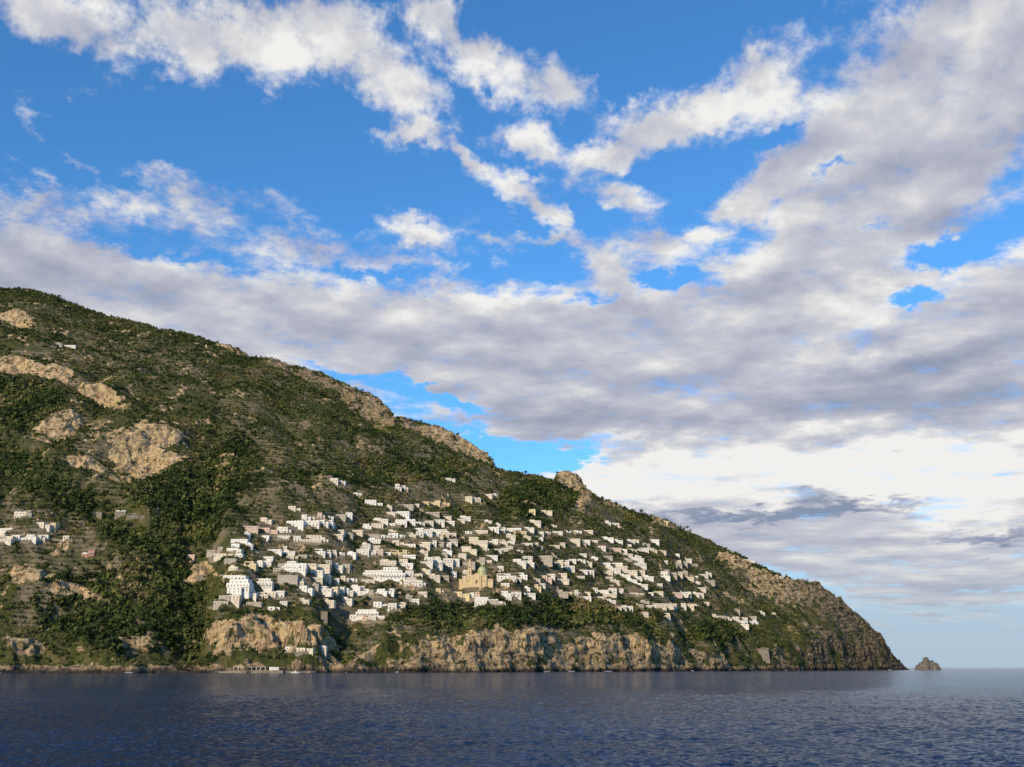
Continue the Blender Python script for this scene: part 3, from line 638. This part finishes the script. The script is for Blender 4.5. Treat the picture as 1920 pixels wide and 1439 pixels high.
def tree_kind(kind,seed):
    rg=np.random.default_rng(seed); b=MB(); R_=random.Random(seed)
    if kind=='pine_tree':
        H=9; b.tube((0,0,-1.5),(.3,0,H*.55),.4,.28); top=[]
        for k in range(7):
            a=k*2.4; q=(2.6*math.cos(a)*R_.uniform(.5,1),2.6*math.sin(a)*R_.uniform(.5,1),H*R_.uniform(.72,.95)); b.tube((.3,0,H*.5),q,.2,.07,5); top.append(q)
        top.append((.2,0,H*.98)); C=np.array(top); R=np.array([R_.uniform(1.3,2.1) for _ in top]); V=quads(C,R,60,.2,.6,.3,.7,rg,.4)
    elif kind=='cypress_tree':
        b.tube((0,0,-1.5),(0,0,9),.3,.05)
        for k in range(4): b.tube((0,0,2+k*1.6),(.5*math.cos(k*2),.5*math.sin(k*2),3.2+k*1.6),.07,.03,4)
        zz=np.linspace(1.2,11,12); C=np.stack([rg.normal(size=12)*.12,rg.normal(size=12)*.12,zz],-1); R=1.25*np.sin(np.linspace(.9,2.95,12))**.7+.15; V=quads(C,R,36,.25,1.1,.2,.6,rg,.5)
    else:
        b.tube((0,0,-1.5),(.2,.1,2.2),.45,.32); cs=[]
        for k in range(8):
            a=k*2.3; q=(2.2*math.cos(a)*R_.uniform(.5,1.1),2.2*math.sin(a)*R_.uniform(.5,1.1),R_.uniform(3,5.6)); b.tube((.2,.1,2),q,.18,.05,5); cs.append(q)
        cs.append((0,0,5.6)); C=np.array(cs); R=np.array([R_.uniform(1.0,1.8) for _ in cs]); V=quads(C,R,55,.2,.85,.2,.7,rg,.4)
    tint=np.clip(.5+rg.normal(size=len(V)//4)*.25,0,1)
    return b.mesh('trunk',[M['bark']]),leafobj('crown',V,tint,{'pine_tree':M['pine'],'cypress_tree':M['cypress'],'olive_tree':M['olive']}[kind])
TK={k:[tree_kind(k,s_) for s_ in (1,2,3)] for k in ('pine_tree','cypress_tree','olive_tree')}
LB={'pine_tree':'dark green umbrella-crowned pine tree','cypress_tree':'slender dark cypress tree','olive_tree':'low rounded olive tree'}
def tree(px,py,kind,sc,where):
    p,j,i=hit(px,py)
    if blocked[j,i]: return False
    e=bpy.data.objects.new(kind,None); COL.objects.link(e); e.location=p; e.scale=(sc,sc,sc*random.uniform(.9,1.15)); e.rotation_euler=(0,0,random.uniform(0,6.28))
    e['label']=LB[kind]+' '+where; e['category']='tree'; e['group']='trees scattered over the hillside'
    tr,cr=random.choice(TK[kind]); addobj('trunk',tr,e); addobj('crown',cr,e); return True
nt_=0
for _ in range(500):
    if nt_>=130: break
    x=random.uniform(410,1300); y=random.uniform(970,1140)
    k=random.choice(('pine_tree','olive_tree','olive_tree','cypress_tree'))
    if abs(x-860)<470 and tree(x,y,k,random.uniform(.7,1.1),'among village houses'): nt_+=1
for _ in range(45): tree(random.uniform(740,1320),random.uniform(1140,1180),random.choice(('pine_tree','olive_tree')),random.uniform(1,1.5),'above the sea cliffs')
for _ in range(35): tree(random.uniform(180,390),random.uniform(1050,1230),random.choice(('pine_tree','olive_tree')),random.uniform(.9,1.4),'in the wooded ravine')
skx=[a for a,b_ in SKY]; sky_=[b_ for a,b_ in SKY]
for _ in range(60):
    x=random.choice((random.uniform(20,760),random.uniform(100,1000),random.uniform(930,1400))); y=float(np.interp(x,skx,sky_))+random.uniform(3,9)
    tree(x,y,random.choice(('pine_tree','olive_tree','olive_tree')),random.uniform(.7,1.25),'on the rocky ridge line')

# ------------------------------------------------------------------ SEA
nu2,nr=1200,1150
uu=np.linspace(-.70,.70,nu2)[:,None]
r1=34*(520/34.)**(np.linspace(0,1,nr-60)); r2=520*(60000/520.)**(np.linspace(0,1,61))[1:]
yy=np.concatenate([r1,r2])[None,:]
sx=uu*yy; sy=yy+0*uu; szz=np.zeros_like(sx)
sp_=np.maximum(np.gradient(yy[0])[None,:],yy*(1.4/nu2))
wx=sx+fbm(sx,sy,14,2,201)*1.2; wy=sy+fbm(sx,sy,11,2,202)*1.2
for k in range(64):
    lam=.35*(2.7/.35)**rng.random(); a=.0095*lam**.9; th=rng.normal()*.85+.5; ph=rng.random()*6.28; kk=2*math.pi/lam
    fade=np.clip((lam/sp_-2.2)/2,0,1)
    arg=kk*(wx*math.sin(th)+wy*math.cos(th))+ph
    szz+=a*fade*(np.sin(arg)+.3*np.cos(2*arg))
szz*=.7+.5*(fbm(sx,sy,32,3,5)+.5)
sm,nt,b=newmat('sea_water')
g=nt.nodes.new('ShaderNodeNewGeometry'); P=g.outputs['Position']
mp=nt.nodes.new('ShaderNodeMapping'); mp.inputs['Rotation'].default_value=(0,0,.35); mp.inputs['Scale'].default_value=(.8,1.1,1); nt.links.new(P,mp.inputs[0])
n1=noise(nt,mp.outputs[0],3.6,4,.6); n2=noise(nt,mp.outputs[0],1.1,5,.65); n3=noise(nt,P,.012,3,.5)
nt.links.new(mixc(nt,mrange(nt,n3,.4,.6),(.004,.018,.054),(.007,.028,.078)),b.inputs['Base Color'])
b.inputs['Roughness'].default_value=.1; b.inputs['IOR'].default_value=1.33; b.inputs['Specular IOR Level'].default_value=.34; b.inputs['Specular Tint'].default_value=(.24,.42,.70,1)
bump(nt,b,mth(nt,'ADD',mth(nt,'MULTIPLY',n1,.16),mth(nt,'MULTIPLY',n2,.65)),1.0,1.1)
me=mesh_np('sea',np.stack([sx,sy,szz],-1).reshape(-1,3),gridfaces(nu2,nr),[sm],True)
addobj('sea',me,kind='structure',label='dark blue choppy sea reaching the horizon')
fm,nt,b=newmat('foam'); b.inputs['Base Color'].default_value=(.55,.57,.6,1); b.inputs['Roughness'].default_value=.9
b_=MB()
for j in range(60,NU-30):
    i=int(np.argmax(Z[j]>.3)); 
    if i==0: continue
    z0=float(Y[j][i]); x=U[j]*z0
    n=float(fbm(np.array([x]),np.array([3.]),18,3,17)[0])
    if n<.31: continue
    wd=.6+ (n-.31)*18; dx=U[1]*z0-U[0]*z0
    b_.face([(x-dx*.6,z0-wd-1,.3),(x+dx*.6,z0-wd*.8-1,.3),(x+dx*.6,z0+1,.6+random.random()*.9),(x-dx*.6,z0+1,.6+random.random()*.9)])
if b_.v: addobj('surf_foam',b_.mesh('surf_foam',[fm]),kind='stuff',label='white surf breaking at the foot of the cliffs')

# ------------------------------------------------------------------ WORLD
sun_az=math.radians(180+30); sun_el=math.radians(24)
S=Vector((math.sin(sun_az)*math.cos(sun_el),math.cos(sun_az)*math.cos(sun_el),math.sin(sun_el)))
W=bpy.data.worlds.new('World'); scene.world=W; W.use_nodes=True; nt=W.node_tree; nt.nodes.clear()
out=nt.nodes.new('ShaderNodeOutputWorld')
sk=nt.nodes.new('ShaderNodeTexSky'); sk.sky_type='NISHITA'; sk.sun_disc=False; sk.sun_elevation=sun_el; sk.sun_rotation=sun_az
sk.air_density=1.0; sk.dust_density=.3; sk.ozone_density=3.0
tc=nt.nodes.new('ShaderNodeTexCoord'); sx_=nt.nodes.new('ShaderNodeSeparateXYZ'); nt.links.new(tc.outputs['Generated'],sx_.inputs[0])
az=mth(nt,'ARCTAN2',sx_.outputs[0],sx_.outputs[1]); el=mth(nt,'ARCSINE',sx_.outputs[2])
cb=nt.nodes.new('ShaderNodeCombineXYZ'); nt.links.new(az,cb.inputs[0]); nt.links.new(el,cb.inputs[1])
elc=mth(nt,'MAXIMUM',el,0.0)
cq=nt.nodes.new('ShaderNodeCombineXYZ'); nt.links.new(mth(nt,'MULTIPLY',az,2.0),cq.inputs[0]); nt.links.new(mth(nt,'DIVIDE',-1.0,mth(nt,'ADD',elc,.25)),cq.inputs[1])
Q=cq.outputs[0]
def vm(op,a,b_=None,sc=None):
    n=nt.nodes.new('ShaderNodeVectorMath'); n.operation=op
    for i,v in ((0,a),(1,b_)):
        if v is None: continue
        if isinstance(v,bpy.types.NodeSocket): nt.links.new(v,n.inputs[i])
        else: n.inputs[i].default_value=v
    if sc is not None: n.inputs['Scale'].default_value=sc
    return n.outputs[0]
wn=noise(nt,Q,12,5,.62,1)
wv=vm('SCALE',vm('SUBTRACT',wn,(.5,.5,.5)),sc=.07)
wv=vm('MULTIPLY',wv,(1,.8,0))
PW=vm('ADD',cb.outputs[0],wv)
def azel(px,py):
    u,e=ray(px,py); a=math.atan(u); return a,math.atan(e*math.cos(a))
def cov(ells):
    acc=0.0
    for (px,py,rx,ry,ro,wt) in ells:
        a,e=azel(px,py); a2,e2=azel(px+10,py); a3,e3=azel(px,py-10)
        m=nt.nodes.new('ShaderNodeMapping'); m.vector_type='TEXTURE'
        m.inputs['Location'].default_value=(a,e,0); m.inputs['Rotation'].default_value=(0,0,math.radians(ro)); m.inputs['Scale'].default_value=(rx*abs(a2-a)/10,ry*abs(e3-e)/10,1)
        nt.links.new(PW,m.inputs[0])
        g_=nt.nodes.new('ShaderNodeTexGradient'); g_.gradient_type='SPHERICAL'; nt.links.new(m.outputs[0],g_.inputs[0])
        acc=mth(nt,'MULTIPLY_ADD',g_.outputs['Fac'],wt,acc)
    return acc
CE=[(40,20,280,80,-8,1.0),(260,60,300,90,-8,1.0),(480,90,280,90,-8,1.0),(650,90,250,105,-12,.95),(760,170,110,90,-50,.75),(560,20,260,60,0,.55),(880,90,180,75,-38,.95),(1030,165,180,72,-18,1.0),(800,15,160,60,-35,.6),
(785,254,110,44,5,1.05),(985,270,120,46,-12,1.2),(872,294,70,24,-15,.8),(965,348,130,38,-20,1.05),(1040,402,95,32,-25,.85),(780,415,120,46,-20,1.15),(920,435,95,30,-15,.85),(1035,450,66,28,0,.85),(1110,490,110,52,-35,.85),
(120,290,150,24,-30,.55),(40,310,70,18,-20,.5),(230,365,70,28,0,.5),(420,385,240,64,-5,.75),(60,385,180,60,0,.8),(290,325,110,38,-10,.55),(330,430,300,60,-5,.5),
(1290,230,260,90,14,1.0),(1130,300,170,48,20,.9),(1430,130,230,90,22,.75),(1700,200,390,220,20,1.5),(1900,90,240,300,0,1.4),(1660,350,410,180,10,1.15),(1160,368,130,32,-10,.85),(1370,395,200,56,25,.85),(1230,450,180,72,0,.85),(1500,530,440,140,20,1.25),(1820,620,450,240,0,1.5),(1230,590,380,115,0,1.1),
(50,570,520,180,0,1.8),(420,630,640,150,-8,1.6),(800,585,480,115,-4,1.3),(1000,675,500,115,-8,1.45),(1300,740,540,140,0,1.6),(1700,790,640,170,0,1.8),(1080,785,320,44,0,1.5),(600,465,300,42,5,.65),(780,690,240,40,-10,.7),
(1150,900,170,60,0,1.8),(1500,900,520,110,0,2.0),(1850,960,450,200,0,1.9),(1400,1010,580,100,0,1.4),(1750,1090,460,110,0,1.2),(1740,1165,60,14,0,1.2),(1650,1167,40,10,0,.9),(1250,965,300,60,0,1.2),
(1350,10,260,60,8,-1.3),(1210,110,150,60,35,-.9),(1750,475,150,34,0,-1.5),(1560,312,80,28,0,-1.3),(830,745,150,26,-14,-1.6),(1000,848,150,26,-5,-1.9),(640,705,130,20,-15,-.9),(620,320,260,80,0,-.5),(1110,575,70,20,0,-1.0),(1720,552,60,24,0,-1.2),(1320,420,100,28,0,-.9),(1080,440,40,90,-20,-.3),(1240,520,80,20,0,-1.0),(1450,260,70,24,10,-.9),(1640,430,110,22,0,-1.0),(330,475,160,18,-5,-.5),(1850,180,60,26,-30,-.7),(700,505,120,14,0,-.5)]
Cv=mth(nt,'MINIMUM',cov(CE),1.10)
Qr=nt.nodes.new('ShaderNodeMapping'); Qr.inputs['Rotation'].default_value=(0,0,.35); Qr.inputs['Scale'].default_value=(.75,1.2,1); nt.links.new(Q,Qr.inputs[0]); Q=Qr.outputs[0]
nA=noise(nt,Q,9,11,.62); Qs=vm('ADD',Q,(-.03,.065,0)); nB=noise(nt,Qs,9,5,.55)
nA5=noise(nt,Q,9,5,.55); nf=noise(nt,Q,30,7,.66)
D=mth(nt,'ADD',Cv,mth(nt,'MULTIPLY',mth(nt,'SUBTRACT',nA,.5),2.3))
D=mth(nt,'ADD',D,mth(nt,'MULTIPLY',mth(nt,'SUBTRACT',nf,.5),1.0))
alpha=mrange(nt,D,.18,1.04,0,1)
BE=[(300,70,500,120,-10,.32),(650,110,350,120,-10,.32),(900,130,300,100,-30,.34),(985,265,120,60,0,.36),(780,250,100,50,0,.34),(780,405,110,60,0,.34),(970,350,130,60,0,.3),
(1250,250,300,110,10,.30),(1450,130,220,90,20,.26),(1750,120,300,140,10,.10),(1560,875,620,110,0,.70),(1750,900,350,80,0,.36),(1850,960,300,80,0,.36),(1150,900,200,60,0,.6),(850,540,520,60,0,.28),(1650,560,320,90,20,.36),(1400,440,280,90,20,.30),(1750,1050,400,60,0,.2),
(60,480,400,110,0,-.16),(750,465,250,40,0,-.25),(1050,780,350,50,0,-.26),(1700,760,600,80,0,-.32),(1750,675,260,36,5,-.36),(1880,330,200,200,0,-.08),
(1560,960,230,20,0,-1.2),(1330,968,180,14,0,-.8),(1860,1010,150,18,0,-1.0),(1690,928,50,12,20,-.6),(1520,940,70,22,0,-.7)]
Wt=mth(nt,'ADD',mth(nt,'MULTIPLY',mth(nt,'SUBTRACT',nA5,nB),1.35),cov(BE))
Wt=mth(nt,'ADD',Wt,.70); Wt=mth(nt,'SUBTRACT',Wt,mth(nt,'MULTIPLY',mth(nt,'MAXIMUM',mth(nt,'SUBTRACT',D,.75),0.0),.30)); Wt=mth(nt,'ADD',Wt,mth(nt,'MULTIPLY',mth(nt,'SUBTRACT',nf,.5),.28),clamp=True)
r=nt.nodes.new('ShaderNodeValToRGB'); nt.links.new(Wt,r.inputs[0]); E=r.color_ramp.elements
E[0].position=0; E[0].color=(.24,.30,.43,1); E[1].position=1; E[1].color=(.88,.87,.85,1)
for p_,c in ((.25,(.34,.375,.49)),(.5,(.45,.47,.57)),(.70,(.57,.58,.65)),(.85,(.72,.72,.73))): e=E.new(p_); e.color=(*c,1)
haze=mrange(nt,el,.02,.20,.96,0)
ccol=mixc(nt,mrange(nt,el,.0,.12,.85,0),r.outputs[0],(.42,.50,.60))
ccol=mixc(nt,mth(nt,'MULTIPLY',mth(nt,'SUBTRACT',1.0,alpha),mrange(nt,el,.05,.2,1,0)),ccol,(.42,.53,.66))
alpha=mth(nt,'MAXIMUM',alpha,haze)
grd=mixc(nt,1.0,sk.outputs[0],(.46,.93,1.27),'MULTIPLY')
bg1=nt.nodes.new('ShaderNodeBackground'); bg1.inputs[1].default_value=.15; nt.links.new(grd,bg1.inputs[0])
bg2=nt.nodes.new('ShaderNodeBackground'); bg2.inputs[1].default_value=1; nt.links.new(ccol,bg2.inputs[0])
mx=nt.nodes.new('ShaderNodeMixShader'); nt.links.new(alpha,mx.inputs[0]); nt.links.new(bg1.outputs[0],mx.inputs[1]); nt.links.new(bg2.outputs[0],mx.inputs[2])
nt.links.new(mx.outputs[0],out.inputs[0])

L=bpy.data.lights.new('sun','SUN'); L.energy=4.5; L.angle=math.radians(.5); L.color=(1,.82,.58)
lo=bpy.data.objects.new('sun',L); COL.objects.link(lo); lo.rotation_euler=(-S).to_track_quat('-Z','Y').to_euler()
cam=bpy.data.cameras.new('camera'); cam.sensor_width=36; cam.lens=36*F/1920; cam.clip_end=120000; cam.clip_start=.5
co=bpy.data.objects.new('camera',cam); COL.objects.link(co); co.location=(0,0,HC); co.rotation_euler=(math.pi/2+TH,0,0)
scene.camera=co
scene.view_settings.view_transform='Standard'; scene.view_settings.look='None'; scene.view_settings.exposure=0
